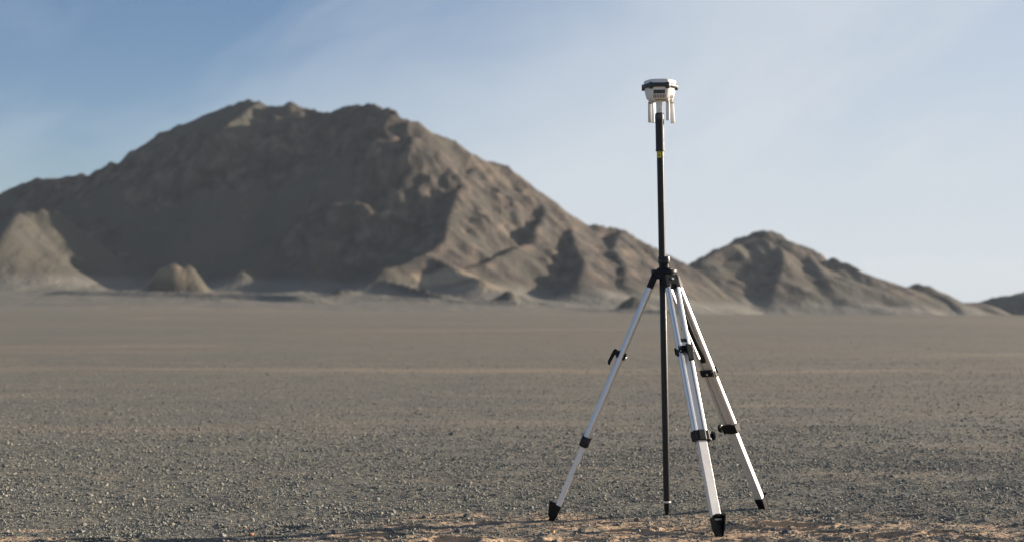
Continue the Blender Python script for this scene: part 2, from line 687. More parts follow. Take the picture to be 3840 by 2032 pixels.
def mountain(name, ridges, box, step, soft, seed, label, fan_h=14.0, fan_w=110.0, rough_amp=1.0, berms=()):
    x0, x1, y0, y1 = box
    X, Y = np.meshgrid(np.arange(x0, x1, step), np.arange(y0, y1, step))
    G = land(X, Y)
    wx = X + 7 * fbm(X / 45, Y / 45, seed + 1, 3)
    wy = Y + 7 * fbm(X / 45 + 7, Y / 45, seed + 2, 3)
    best = np.full(X.shape, -1e9)
    bd = np.zeros(X.shape)
    bc = np.zeros(X.shape)
    base = 0.0
    knoll = np.full(X.shape, -1e9)

    def total(h, fh):
        return np.maximum(h, 0) + soft * np.log1p(np.exp(-np.abs(h) / soft)) + fh * np.exp(np.minimum(h, 0) / fan_w) * (1 - sstep(0, 75, h))
    for ridge in ridges:
        pts, sl = ridge[0], ridge[1]
        small = len(ridge) > 2
        Q = resample(pts, 3.0 if small else 7.0)
        g = land(Q[:, 0], Q[:, 1])
        fq = fan_h * (0.85 + 0.30 * np.tanh((Q[:, 0] + 60) / 160.0) if x0 < -500 else 1.0)
        cum = np.arange(len(Q)) * 7.0
        sv = sl * (1 + 0.20 * fbm(cum / 28, cum * 0 + seed, seed + 5, 3) + 0.12 * vnoise(cum / 9, cum * 0, seed + 6))
        if small:                       # a knoll that stands on the fan
            for q, gg, s_ in zip(Q, g, sv):
                d = np.hypot(X + 2.5 * fbm(X / 7, Y / 7, seed + 3, 2) - q[0], Y - q[1])
                knoll = np.maximum(knoll, q[2] - gg - s_ * d)
            continue
        crest = 2.2 * fbm(cum / 22, cum * 0 + 3.3, seed + 9, 3)
        lo, hi = np.full(len(Q), -200.0), np.full(len(Q), 400.0)
        for _ in range(40):
            mid = 0.5 * (lo + hi)
            up = total(mid, fq) < Q[:, 2] - g
            lo, hi = np.where(up, mid, lo), np.where(up, hi, mid)
        top = lo
        base += 911.0
        for q, tq, s_, cz, cc in zip(Q, top, sv, crest, cum):
            d = np.hypot(wx - q[0], wy - q[1])
            d0 = np.hypot(X - q[0], Y - q[1])
            k = np.clip(d0 / 40, 0, 1)
            dd = d * k + d0 * (1 - k)
            h = tq + cz - s_ * np.maximum(dd - 1.5, 0)
            m = h > best
            best = np.where(m, h, best)
            bd = np.where(m, dd, bd)
            ang = np.arctan2(wy - q[1], wx - q[0])
            bc = np.where(m, base + cc + 14 * ang, bc)
    H = best
    gul = ridged(bc / 17, bd / 90, seed + 60, 3, 0.55)
    H = H + 4.0 * rough_amp * gul * np.clip(bd / 40, 0, 1) * np.clip(H / 45, 0, 1)
    r1 = ridged(X / 38, Y / 38, seed + 20, 5, 0.55)
    r2 = fbm(X / 9, Y / 9, seed + 30, 4, 0.6)
    hn = np.clip(H / 70, 0, 1)
    away = np.clip(bd / 35, 0.15, 1)
    rocky = sstep(-0.05, 0.45, fbm(X / 55, Y / 55, seed + 40, 4) + 0.55 * (hn - 0.45))
    craggy = sstep(-190, -60, X + 0.25 * (1400 - Y)) if x0 < -500 else 0.45
    r0 = ridged((X + 12 * fbm(X / 30, Y / 30, seed + 80, 2)) / 62, Y / 62, seed + 81, 6, 0.58)
    H = H + rough_amp * hn * (2.0 + 6.0 * craggy) * (r0 - 0.15) * np.clip(bd / 45, 0.05, 1)
    rocky = np.clip(rocky + 0.45 * craggy * (hn > 0.2), 0, 1)
    H = H + rough_amp * hn * (4.2 * r1 * away + (0.7 + 4.8 * rocky) * r2 * np.clip(away * 1.6, 0.3, 1))
    H = H + rough_amp * hn * (1.0 + 4.5 * rocky) * fbm(X / 21, Y / 21, seed + 70, 3, 0.5) * np.clip(bd / 20, 0.25, 1)
    # soft foot: scree fans run out into the plain
    core = np.maximum(H, 0) + soft * np.log1p(np.exp(-np.abs(H) / soft))
    fvar = 0.85 + 0.30 * np.tanh((X + 60) / 160.0) if x0 < -500 else 1.0
    fvar = fvar * (1 + 0.35 * fbm(X / 130, Y / 130, seed + 90, 2))
    fan = fvar * fan_h * np.exp(np.minimum(H, 0) / fan_w) * (1 - sstep(0, 75, H))
    H = core + fan * (1 + 0.25 * fbm(X / 70, Y / 70, seed + 50, 3))
    for bx0, by0, bx1, by1, bh, bw in berms:     # low berms added to make dark strips of shade across the fan
        ux, uy = bx1 - bx0, by1 - by0
        t = np.clip(((X - bx0) * ux + (Y - by0) * uy) / (ux * ux + uy * uy), 0, 1)
        dd = np.hypot(X - bx0 - t * ux, Y - by0 - t * uy + 3 * fbm(X / 25, Y / 25, seed + 95, 2))
        H = H + bh * (0.45 + 0.55 * t) * np.clip(1 - dd / bw, 0, 1) * np.clip(8 * (1 - t), 0, 1)
    H = H + 1.2 * np.log1p(np.exp(np.clip((knoll - H) / 1.2, -40, 40))) * (knoll < H + 40)
    H = np.maximum(H, knoll)
    edge = np.minimum(np.minimum(X - x0, x1 - step - X), np.minimum(Y - y0, y1 - step - Y))
    H = H - 0.25 - 4.0 * sstep(90, 0, edge)
    o = np_mesh(name, np.stack([X, Y, G + H], -1).reshape(-1, 3), grid_faces(*X.shape), M_MOUNT, True)
    attr(o, 'sand', far_sand(X, Y))
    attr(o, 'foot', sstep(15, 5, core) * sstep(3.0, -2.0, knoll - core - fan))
    attr(o, 'rock', np.clip(rocky * sstep(4, 25, H), 0, 1))
    tag(o, label, 'mountain', kind='structure')
    return o


A_RIDGES = [
    # skyline of the big mountain
    ([(-1300, 1080, 1640), (-700, 930, 1610), (-300, 850, 1590), (-100, 790, 1575), (0, 750, 1565), (45, 703, 1560), (90, 687, 1560), (130, 673, 1555),
      (200, 670, 1550), (240, 687, 1548), (290, 684, 1545), (303, 650, 1545), (325, 672, 1545), (400, 642, 1540), (500, 607, 1535),
      (600, 542, 1525), (700, 472, 1520), (780, 422, 1515), (860, 394, 1510), (900, 380, 1505), (930, 368, 1505), (965, 378, 1500),
      (990, 395, 1500), (1040, 398, 1495), (1085, 383, 1490), (1120, 400, 1490), (1200, 418, 1480), (1250, 415, 1475), (1290, 398, 1470),
      (1340, 393, 1455)], 0.72),
    ([(1340, 393, 1455), (1400, 388, 1435), (1440, 408, 1418), (1455, 396, 1410), (1480, 420, 1402), (1560, 450, 1405), (1610, 490, 1410),
      (1700, 522, 1422), (1750, 562, 1430), (1820, 602, 1440), (1900, 626, 1450), (1970, 672, 1458), (2020, 732, 1464), (2100, 786, 1472),
      (2160, 822, 1478)], 0.95),
    ([(2160, 820, 1478), (2200, 843, 1482), (2290, 850, 1490), (2340, 860, 1494), (2400, 893, 1498), (2480, 943, 1500), (2560, 985, 1502), (2605, 1012, 1502)], 0.9),
    # rocky rib under the left summit
    ([(968, 380, 1500), (900, 425, 1450), (840, 470, 1420), (765, 525, 1395)], 1.1),
    # spur down from the right-hand summit, running back and down to the left
    ([(1480, 425, 1402), (1500, 520, 1372), (1460, 620, 1350), (1370, 700, 1335), (1240, 780, 1318), (1122, 840, 1298), (1000, 900, 1275),
      (900, 945, 1255), (790, 985, 1230)], 0.85),
    ([(1600, 492, 1410), (1640, 580, 1370), (1590, 680, 1325), (1440, 755, 1290)], 0.95),
    ([(1330, 735, 1325), (1230, 850, 1260), (1160, 930, 1215), (1130, 1000, 1180)], 1.0),
    ([(1010, 905, 1270), (960, 985, 1200), (900, 1030, 1140)], 0.8),
    ([(1130, 1000, 1180), (1180, 1050, 1110), (1150, 1085, 1050)], 0.7),
    # second spur, its left flank in shade
    ([(1815, 602, 1440), (1765, 640, 1385), (1710, 730, 1300), (1682, 812, 1240), (1668, 898, 1180), (1600, 955, 1130), (1523, 985, 1095),
      (1443, 1005, 1070), (1390, 1060, 1045)], 0.88),
    ([(1600, 955, 1130), (1700, 1005, 1095), (1800, 1050, 1060)], 0.75),
    # third spur
    ([(2005, 722, 1462), (2045, 782, 1400), (2028, 828, 1345), (1985, 908, 1275), (1912, 942, 1220), (1827, 985, 1165), (1720, 1025, 1115),
      (1628, 1065, 1080)], 0.9),
    ([(2120, 798, 1474), (2145, 850, 1390), (2155, 910, 1310), (2195, 980, 1230), (2170, 1060, 1150)], 0.8),
    ([(2330, 860, 1494), (2300, 935, 1390), (2345, 1000, 1290), (2340, 1070, 1190)], 0.85),
    # rocky rib in the shaded bowl
    ([(570, 560, 1530), (500, 700, 1450), (470, 800, 1405), (440, 900, 1355), (400, 1000, 1300)], 1.1),
    # hill at the left edge
    ([(-900, 960, 1340), (-300, 870, 1335), (0, 826, 1216), (60, 796, 1224), (100, 792, 1230), (150, 784, 1238), (205, 788, 1248)], 0.95),
    ([(60, 800, 1215), (10, 890, 1165), (-60, 985, 1125), (-200, 1050, 1095)], 0.85),
    # small spires on the skyline
    ([(300, 652, 1545), (310, 650, 1545)], 2.6),
    ([(1470, 408, 1404), (1482, 412, 1402)], 1.8),
    ([(110, 676, 1556), (135, 668, 1555)], 1.5),
    ([(200, 664, 1550), (225, 672, 1549)], 1.5),
    # low knolls along the foot
    ([(596, 996, 1000), (612, 984, 1002), (640, 986, 1003), (660, 980, 1004), (690, 990, 1006), (714, 984, 1008), (722, 1004, 1008)], 1.5, 1),
    ([(1235, 1116, 1010), (1252, 1080, 1016), (1300, 1074, 1020), (1350, 1090, 1030)], 1.5, 1),
    ([(1440, 1040, 1050), (1520, 1056, 1035), (1600, 1082, 1020), (1690, 1104, 1010)], 1.2, 1),
    ([(1880, 1090, 1010), (1905, 1076, 1010), (1930, 1098, 1010)], 1.2, 1),
    ([(2340, 1118, 960), (2390, 1100, 965), (2415, 1116, 970)], 1.1, 1),
]
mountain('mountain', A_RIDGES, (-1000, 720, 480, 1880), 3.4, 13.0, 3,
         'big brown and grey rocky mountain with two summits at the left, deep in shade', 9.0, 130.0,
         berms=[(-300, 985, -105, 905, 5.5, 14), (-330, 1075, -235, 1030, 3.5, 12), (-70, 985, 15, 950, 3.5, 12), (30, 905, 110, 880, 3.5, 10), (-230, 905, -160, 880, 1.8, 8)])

B_RIDGES = [
    ([(2480, 1130, 1620), (2560, 1060, 1640), (2607, 998, 1655), (2640, 972, 1665), (2680, 943, 1685), (2740, 914, 1710), (2795, 908, 1740),
      (2830, 882, 1765), (2862, 866, 1780), (2885, 864, 1790), (2912, 882, 1790), (2950, 915, 1790), (3000, 913, 1780), (3040, 930, 1770),
      (3087, 968, 1760), (3127, 962, 1755), (3170, 980, 1750), (3238, 1022, 1745), (3322, 1046, 1740), (3400, 1078, 1740)], 0.75),
    ([(2888, 866, 1788), (2925, 925, 1735), (2938, 958, 1690), (2925, 1030, 1630), (2905, 1090, 1580), (2893, 1155, 1530)], 0.95),
    ([(3005, 915, 1780), (3060, 990, 1710), (3110, 1055, 1650), (3150, 1110, 1600), (3200, 1170, 1560)], 0.72),
    ([(3395, 1078, 1760), (3440, 1062, 1760), (3480, 1071, 1755), (3520, 1098, 1740), (3555, 1122, 1720), (3600, 1150, 1690), (3640, 1180, 1650)], 0.8),
    ([(3551, 1124, 1730), (3620, 1134, 1770), (3680, 1140, 1800)], 0.7),
]
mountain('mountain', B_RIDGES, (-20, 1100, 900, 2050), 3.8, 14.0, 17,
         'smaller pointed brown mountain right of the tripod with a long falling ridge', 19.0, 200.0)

C_RIDGES = [
    ([(3480, 1160, 1890), (3560, 1138, 1895), (3620, 1134, 1900), (3669, 1131, 1905), (3730, 1111, 1900), (3775, 1106, 1895), (3812, 1098, 1885), (3870, 1106, 1860),
      (3960, 1120, 1820), (4050, 1140, 1780)], 0.6),
    ([(3812, 1100, 1885), (3960, 1070, 1930), (4100, 1050, 1950), (4300, 1060, 1950), (4600, 1110, 1950)], 0.6),
    ([(3735, 1113, 1900), (3745, 1160, 1830), (3790, 1200, 1770)], 0.8),
]
mountain('mountain', C_RIDGES, (380, 1200, 1300, 2150), 4.2, 8.0, 29,
         'low dark ridge at the right edge of the picture', 10.0, 170.0)


# ------------------------------------------------------------------ gravel
def stone_material(name, stops, rough=0.85):
    m, p, N, L = mat_base(name, GREY, rough, 0, 0.3)
    g = N.new('ShaderNodeNewGeometry')
    c = ramp_node(N, L, g.outputs['Random Per Island'], stops)
    t = N.new('ShaderNodeTexCoord').outputs['Object']
    n = noise_node(N, L, t, 260, 3, 0.6)
    c = mixc(N, L, 1.0, c, ramp_node(N, L, n.outputs['Fac'], [(0.3, (0.78, 0.78, 0.78)), (0.7, (1.2, 1.2, 1.2))]), 'MULTIPLY')
    L.new(c, p.inputs['Base Color'])
    return m


M_STONES = stone_material('mixed_pebbles', [(0, (0.085, 0.095, 0.092)), (0.2, (0.15, 0.16, 0.146)), (0.45, (0.215, 0.22, 0.192)),
                                            (0.72, (0.265, 0.252, 0.212)), (0.88, (0.34, 0.30, 0.235)), (0.96, (0.34, 0.315, 0.26)), (1, (0.38, 0.36, 0.32))])

rng = np.random.default_rng(7)


def ico(sub):
    b = bmesh.new()
    if sub == 0:
        for v in [(1, 0, 0), (-1, 0, 0), (0, 1, 0), (0, -1, 0), (0, 0, 1), (0, 0, -1)]:
            b.verts.new(v)
        b.verts.ensure_lookup_table()
        for f in [(0, 2, 4), (2, 1, 4), (1, 3, 4), (3, 0, 4), (2, 0, 5), (1, 2, 5), (3, 1, 5), (0, 3, 5)]:
            b.faces.new([b.verts[i] for i in f])
    else:
        bmesh.ops.create_icosphere(b, subdivisions=sub, radius=1)
    b.verts.index_update()
    V = np.array([v.co[:] for v in b.verts])
    Fc = np.array([[v.index for v in f.verts] for f in b.faces])
    b.free()
    return V, Fc


def scatter(n, y0, y1, smin, smax, sub, keep_sand, power=2.2, wide=0.40, ypow=1.0):
    """n stones between the distances y0 and y1"""
    u = rng.random(n)
    y = y0 * (y1 / y0) ** (u ** ypow)
    x = (rng.random(n) * 2 - 1) * (y * wide + 0.25)
    s = smin * (smax / smin) ** (rng.random(n) ** power)
    clump = fbm(x / 0.35, y / 0.25, 71, 3)
    keep = rng.random(n) < np.clip(0.72 + 0.9 * clump, 0.15, 1)
    sm = sand_mask(x, y)
    keep &= rng.random(n) < 1 - sm * (1 - keep_sand)
    x, y, s = x[keep], y[keep], s[keep]
    n = len(x)
    V0, F0 = ico(sub)
    k = len(V0)
    V = V0[None] * (1 + (rng.random((n, k, 1)) - 0.5) * 0.75)
    sc = np.stack([0.7 + 0.6 * rng.random(n), 0.6 + 0.5 * rng.random(n), 0.38 + 0.4 * rng.random(n)], -1)
    V = V * sc[:, None]
    # tilt and turn
    a, b = rng.random(n) * 2 * math.pi, (rng.random(n) - 0.5) * 1.1
    cb, sb = np.cos(b)[:, None], np.sin(b)[:, None]
    X, Y, Z = V[..., 0], V[..., 1], V[..., 2]
    X, Z = X * cb - Z * sb, X * sb + Z * cb
    ca, sa = np.cos(a)[:, None], np.sin(a)[:, None]
    X, Y = X * ca - Y * sa, X * sa + Y * ca
    V = np.stack([X, Y, Z], -1) * s[:, None, None] * 0.5
    z = ground_z(x, y)
    V = V + np.stack([x, y, z + s * 0.17], -1)[:, None]
    Fc = F0[None] + (np.arange(n) * k)[:, None, None]
    return V.reshape(-1, 3), Fc.reshape(-1, 3)


parts = [scatter(190000, 6.2, 11.0, 0.005, 0.0125, 0, 0.55, 1.8),
         scatter(24000, 6.2, 13.0, 0.011, 0.027, 1, 0.40, 2.8),
         scatter(70000, 9.5, 30.0, 0.010, 0.024, 0, 0.40, 2.4),
         scatter(9000, 12.0, 60.0, 0.016, 0.042, 0, 0.40, 3.0)]
off = 0
VV, FF = [], []
for V, Fc in parts:
    VV.append(V)
    FF.append(Fc + off)
    off += len(V)
gravel = np_mesh('gravel', np.concatenate(VV), np.concatenate(FF), M_STONES, False)
tag(gravel, 'loose grey and tan gravel strewn over the desert plain', 'gravel', kind='stuff')


def rock(name, pxx, pyy, size, color, seed, label, flat=0.6, lean=0.0):
    """one stone that can be told apart, its base at the given pixel of the ground"""
    Y = CAM_Z * F_PX / (pyy - HOR)
    x = (pxx - 1920) / F_PX * Y
    b = bmesh.new()
    bmesh.ops.create_icosphere(b, subdivisions=3, radius=0.5)
    r = random.Random(seed)
    planes = [Vector((r.uniform(-1, 1), r.uniform(-1, 1), r.uniform(-.4, 1))).normalized() for _ in range(9)]
    for v in b.verts:
        for q in planes:
            d = v.co.dot(q) - 0.36
            if d > 0:
                v.co -= q * d * 0.9
        v.co += v.co.normalized() * r.uniform(-0.012, 0.012)
        v.co.z *= flat
        v.co.x += v.co.z * lean
        v.co *= size
    z = float(ground_z(np.array([x]), np.array([Y]))[0])
    m = stone_material(name + '_surface', [(0, color), (1, color)], 0.8)
    o = obj(name, b, m, None, 25)
    o.location = (x, Y, z + size * flat * 0.28)
    o.rotation_euler = (0, 0, r.uniform(0, 6))
    tag(o, label, 'stone', 'larger stones among the gravel')
    return o


rock('stone', 946, 2002, 0.026, (0.52, 0.22, 0.09), 2, 'small bright orange stone lying in the gravel at the lower left')
rock('stone', 2946, 1992, 0.048, (0.10, 0.105, 0.11), 5, 'dark grey angular stone in front of the long footprint, right of the front tripod foot', 0.65)
rock('stone', 3805, 1962, 0.036, (0.15, 0.15, 0.13), 8, 'rounded olive grey pebble near the right edge of the picture', 0.7)
rock('stone', 1722, 1994, 0.030, (0.13, 0.13, 0.13), 11, 'thin pointed grey stone standing up left of the left tripod foot', 1.3, 0.3)
rock('stone', 2070, 1994, 0.030, (0.45, 0.26, 0.12), 14, 'ochre stone in the sand just below the left tripod foot', 0.6)
rock('stone', 3515, 1996, 0.034, (0.34, 0.20, 0.14), 21, 'reddish brown stone in scuffed sand at the lower right', 0.7)
rock('stone', 2384, 1951, 0.026, (0.12, 0.125, 0.11), 23, 'round dark pebble on the gravel left of the pole tip', 0.8)

# ------------------------------------------------------------------ pole
YP = 7.25


def at(x, y, Y=YP):
    return Vector(px(x, y, Y))


p_tip = at(2500, 1952)
p_top = at(2474, 378)
PM, PL = axis_frame(p_tip, p_top)


def pz(y):
    """distance along the pole for an image row"""
    return (at(0, y).z - p_tip.z) / (p_top.z - p_tip.z) * PL


pole = thing('survey_pole', tuple(p_tip), 'black survey pole standing upright through the tripod, pointed end on the sand', 'pole')
bm = bmesh.new()
add_lathe(bm, PM, [(0.0166, pz(1874)), (0.0166, pz(1190)), (0.0160, pz(1188)), (0.0160, pz(1000))], 40)
obj('lower_tube', bm, M_CARBON, pole, 30)
bm = bmesh.new()
add_lathe(bm, PM, [(0.0172, pz(1000)), (0.0172, pz(560))], 40)
obj('upper_tube', bm, M_CARBON, pole, 30)
bm = bmesh.new()
add_lathe(bm, PM, [(0.0160, pz(1880.5)), (0.0182, pz(1880)), (0.0186, pz(1877.5)), (0.0182, pz(1875)), (0.0160, pz(1874.5))], 40)
obj('ring', bm, M_RINGW, pole, 30)
bm = bmesh.new()
add_lathe(bm, PM, [(0.0085, pz(1926)), (0.0142, pz(1900)), (0.0146, pz(1893)), (0.0148, pz(1880))], 40)
obj('point_socket', bm, M_BLACK, pole, 30)
bm = bmesh.new()
add_lathe(bm, PM, [(0.0, -0.012), (0.0022, 0.0), (0.0068, pz(1926)), (0.003, pz(1924))], 24)
obj('steel_point', bm, M_STEEL, pole, 30)
bm = bmesh.new()
add_lathe(bm, PM, [(0.0175, pz(567.5)), (0.0222, pz(567)), (0.0222, pz(560)), (0.0212, pz(556)), (0.0212, pz(428)), (0.0206, pz(424.5)), (0.0170, pz(423))], 48)
grip = obj('grip', bm, M_GRIP, pole, 25)
bm = bmesh.new()
for a0 in (-135, -112, -95, -66, -40):
    a = math.radians(a0)
    d = Vector((math.cos(a), math.sin(a), 0))
    Mx = PM @ frame((0, 0, 0), (0, 0, 1), (-d.y, d.x, 0), tuple(d))
    wd = 0.0032 if a0 != -95 else 0.006
    add_box(bm, Mx, -wd, wd, 0.0200, 0.0220, pz(447), pz(431), 0.0006, 1)
obj('level_window', bm, M_STEEL if False else M_DISPLAY, grip, None)
# yellow warning label wrapped round the tube
bm = bmesh.new()


def wrap_patch(bm, a0, a1, z0, z1, r, th=0.0003, n=12):
    b = bmesh.new()
    rows = []
    for rr in (r, r + th):
        for z in (z0, z1):
            rows.append([b.verts.new((rr * math.cos(a0 + (a1 - a0) * i / n), rr * math.sin(a0 + (a1 - a0) * i / n), z)) for i in range(n + 1)])
    for A, B in ((0, 1), (2, 3), (0, 2), (1, 3)):
        for i in range(n):
            b.faces.new((rows[A][i], rows[A][i + 1], rows[B][i + 1], rows[B][i]))
    for e in (0, n):
        b.faces.new((rows[0][e], rows[1][e], rows[3][e], rows[2][e]))
    merge(bm, b, PM)


def tri_on_tube(bm, ac, zc, s, r, ring=0.22):
    """a triangle outline lying on the tube: centre angle ac, height zc, half size s"""
    b = bmesh.new()

    def P(x, z, rr):
        a = ac + x / r
        return b.verts.new((rr * math.cos(a), rr * math.sin(a), zc + z))
    outer = [(-s, -0.75 * s), (s, -0.75 * s), (0, s)]
    inner = [(x * (1 - 2 * ring), z * (1 - 2 * ring) - 0.08 * s) for x, z in outer]
    O, I = [], []
    K = 4
    for k in range(3):
        for j in range(K):
            t = j / K
            for src, dst in ((outer, O), (inner, I)):
                x = src[k][0] * (1 - t) + src[(k + 1) % 3][0] * t
                z = src[k][1] * (1 - t) + src[(k + 1) % 3][1] * t
                dst.append((P(x, z, r), P(x, z, r + 0.00025)))
    n = len(O)
    for i in range(n):
        j = (i + 1) % n
        b.faces.new((O[i][1], O[j][1], I[j][1], I[i][1]))
        b.faces.new((O[i][0], O[j][0], O[j][1], O[i][1]))
        b.faces.new((I[i][0], I[j][0], I[j][1], I[i][1]))
    merge(bm, b, PM)


AL = math.radians(-90 - 20)
zt, zb = pz(568), pz(592.5)
wrap_patch(bm, AL - 0.78, AL + 0.55, zb, zt, 0.0173)
wrap_patch(bm, AL + 0.98, AL + 1.62, (zb + zt) / 2 - 0.002, (zb + zt) / 2 + 0.007, 0.0173)
lab = obj('warning_label', bm, M_YELLOW, pole, 30)
bm = bmesh.new()
zc = (zb + zt) / 2 - 0.0015
tri_on_tube(bm, AL - 0.02, zc, 0.0072, 0.0177)
wrap_patch(bm, AL - 0.06, AL + 0.02, zc - 0.0022, zc + 0.0030, 0.0177, n=2)
for k, (u0, u1) in enumerate(((-0.62, -0.44), (-0.36, -0.22), (-0.12, 0.04), (0.10, 0.26), (0.32, 0.42))):
    wrap_patch(bm, AL + u0, AL + u1, zt - 0.0035, zt - 0.0022, 0.0177, n=2)
wrap_patch(bm, AL - 0.72, AL + 0.50, zt - 0.0053, zt - 0.0048, 0.0177, n=6)
wrap_patch(bm, AL - 0.5, AL + 0.35, zb + 0.0022, zb + 0.0030, 0.0177, n=4)
obj('warning_symbol', bm, M_INK, lab, None)
bm = bmesh.new()
wrap_patch(bm, AL + 0.58, AL + 0.95, zb, zt, 0.0173, n=4)
obj('dark_label', bm, M_BLACKG, pole, None)
# white metal adapter on top
bm = bmesh.new()
add_lathe(bm, PM, [(0.0145, pz(424)), (0.0145, pz(392)), (0.0155, pz(391)), (0.0155, pz(380)), (0.0175, pz(379)), (0.0175, pz(376))], 12)
ad = obj('adapter', bm, M_WHITE, pole, 20)
bm = bmesh.new()
c0 = PM @ Vector((0, 0, pz(412)))
add_cyl(bm, c0 + Vector((0, -0.010, 0)), c0 + Vector((0.0, -0.0152, 0)), 0.0026, seg=12)
obj('adapter_hole', bm, M_SLOT, ad, None)

# ------------------------------------------------------------------ satellite receiver
rc = Vector((at(2476.5, 375).x, YP, 2.041))
rec = thing('satellite_receiver', tuple(rc), 'white disc-shaped satellite receiver with black bumper and four hanging antennas on top of the pole', 'receiver')
HEX0 = math.radians(270 - 8)


def hexr(p):
    def f(a):
        s = 0
        for k in range(3):
            s += abs(math.cos(a - HEX0 - k * math.pi / 3)) ** p
        return 1 / s ** (1 / p)
    return f


RM = Matrix.Translation(rc)
R1 = 0.0705
bm = bmesh.new()
add_lathe(bm, RM, [(0.0, 0.002), (0.050, 0.002), (0.0575, 0.004), (0.0615, 0.009), (0.0655, 0.024), (0.0695, 0.043), (0.0715, 0.056), (0.0715, 0.066)], 120, hexr(9))
body = obj('lower_body', bm, M_WHITE, rec, 35)
bm = bmesh.new()
add_lathe(bm, RM, [(0.0715, 0.0665), (0.0725, 0.074), (0.0725, 0.090), (0.0712, 0.0935), (0.066, 0.0965), (0.045, 0.0985), (0.02, 0.0995), (0, 0.0995)], 120, hexr(11))
obj('top_cover', bm, M_WHITE, rec, 25)
# bumper
b = bmesh.new()
SEG = 144
rings = []
hf = hexr(7)
for i in range(SEG):
    a = 2 * math.pi * i / SEG
    k = ((a - HEX0 - math.pi / 6) / (math.pi / 3)) % 1.0
    k = min(k, 1 - k) * 60
    lug = max(0.0, 1 - (k / 8.5) ** 2) ** 0.5 if k < 8.5 else 0.0
    ri = 0.0722 * hexr(9)(a)
    ro = 0.0815 * hf(a) + 0.0035 * lug
    zt_, zb_ = 0.0765 + 0.003 * lug, 0.0565 - 0.009 * lug
    sec = [(ri - .001, zb_ + .001), (ro - .003, zb_), (ro, zb_ + .004), (ro + .0005, (zb_ + zt_) / 2), (ro, zt_ - .004), (ro - .003, zt_), (ri - .001, zt_ - .001)]
    rings.append([b.verts.new((r * math.cos(a), r * math.sin(a), z)) for r, z in sec])
for i in range(SEG):
    A, B = rings[i], rings[(i + 1) % SEG]
    for j in range(7):
        b.faces.new((A[j], B[j], B[(j + 1) % 7], A[(j + 1) % 7]))
bm = bmesh.new()
merge(bm, b, RM)
obj('bumper', bm, M_RUBBER, rec, 35)
# mounting plate below
bm = bmesh.new()
add_lathe(bm, RM, [(0.0, -0.0035), (0.030, -0.0035), (0.034, -0.001), (0.036, 0.0015)], 40)
obj('mounting_plate', bm, M_BEIGE, rec, 30)


def face_frame(ang, r0, z0, r1, z1):
    """frame on the sloping wall at azimuth ang: x sideways, y outward, z up along the wall"""
    d = Vector((math.cos(ang), math.sin(ang), 0))
    lo = rc + d * r0 + Vector((0, 0, z0))
    up = (d * (r1 - r0) + Vector((0, 0, z1 - z0))).normalized()
    w = Vector((d.y, -d.x, 0)) * -1
    return frame(lo, up, w, w.cross(up) * -1 if (w.cross(up) * -1).dot(d) > 0 else w.cross(up))


FM = face_frame(HEX0, 0.0615, 0.009, 0.0695, 0.043)
bm = bmesh.new()
add_box(bm, FM, -0.028, 0.028, -0.002, 0.0012, 0.0160, 0.0345, 0.0008, 2)
disp = obj('display_panel', bm, M_DISPLAY, rec, None)
bm = bmesh.new()
add_box(bm, FM, 0.0145, 0.0185, 0.0013, 0.0018, 0.0225, 0.0275, 0.0003, 1)
obj('status_light', bm, M_LED, disp, None)
for ang, xs, z0, z1 in ((HEX0, [-0.0265 + 0.0076 * k for k in range(8)], -0.004, 0.0125),
                        (HEX0 + math.pi / 3, [-0.004 + 0.0072 * k for k in range(4)], -0.002, 0.0135)):
    V_ = face_frame(ang, 0.0615, 0.009, 0.0695, 0.043)
    for x in xs:
        bm = bmesh.new()
        add_box(bm, V_, x - 0.0019, x + 0.0019, -0.004, 0.0007, z0, z1, 0.0003, 1)
        obj('vent_slot', bm, M_SLOT, body, None)
# rib between front and right walls
ca = HEX0 + math.radians(27)
bm = bmesh.new()
VM = face_frame(ca, 0.0640, 0.009, 0.0725, 0.043)
add_box(bm, VM, -0.0022, 0.0022, -0.004, 0.0012, -0.004, 0.032, 0.001, 2)
obj('corner_rib', bm, M_WHITE, body, 30)
# four paddle antennas (x, y offset from the centre, width, turn, lean, length)
for dx, dy, wd, tn, lean, ln in ((-0.0450, 0.022, 0.024, 28, 0.0, 0.116), (-0.0335, -0.030, 0.020, 58, 0.01, 0.124),
                                 (0.0345, -0.036, 0.020, -50, 0.0, 0.112), (0.0560, 0.010, 0.021, 24, 0.07, 0.121)):
    base = rc + Vector((dx, dy, 0.010))
    a = math.radians(tn)
    w = Vector((math.cos(a), math.sin(a), 0))
    u = Vector((lean, 0, -1)).normalized()
    w = (w - u * w.dot(u)).normalized()
    AM = frame(base, u, w, u.cross(w))
    bm = bmesh.new()
    add_box(bm, AM, -wd * .36, wd * .36, -0.005, 0.005, 0.0, 0.020, 0.0015, 2)
    add_box(bm, AM, -wd / 2, wd / 2, -0.0048, 0.0048, 0.024, ln, 0.0030, 3)
    an = obj('antenna', bm, M_WHITE, rec, 40)
    bm = bmesh.new()
    add_cyl(bm, base + u * 0.020 - w * wd * .42, base + u * 0.020 + w * wd * .42, 0.0052, seg=16)
    obj('hinge', bm, M_BEIGE, an, 30)

# ------------------------------------------------------------------ tripod
hc = Vector((at(2493, 1050).x, YP, 0))
tri = thing('tripod', (hc.x, YP, 0.0), 'silver aluminium tripod with black clamps and black pointed feet on gravel', 'tripod')
HM = Matrix.Translation((hc.x, YP, 0))


def hz(y):
    return at(0, y).z


AZ = {'left': 173.0, 'front': 295.0, 'right': 47.0}


def roundtri(a):
    v = 0
    for k in AZ.values():
        v = max(v, math.cos((a - math.radians(k))))
    return 0.95 + 0.10 * max(0.0, (v - 0.5) / 0.5) ** 1.2


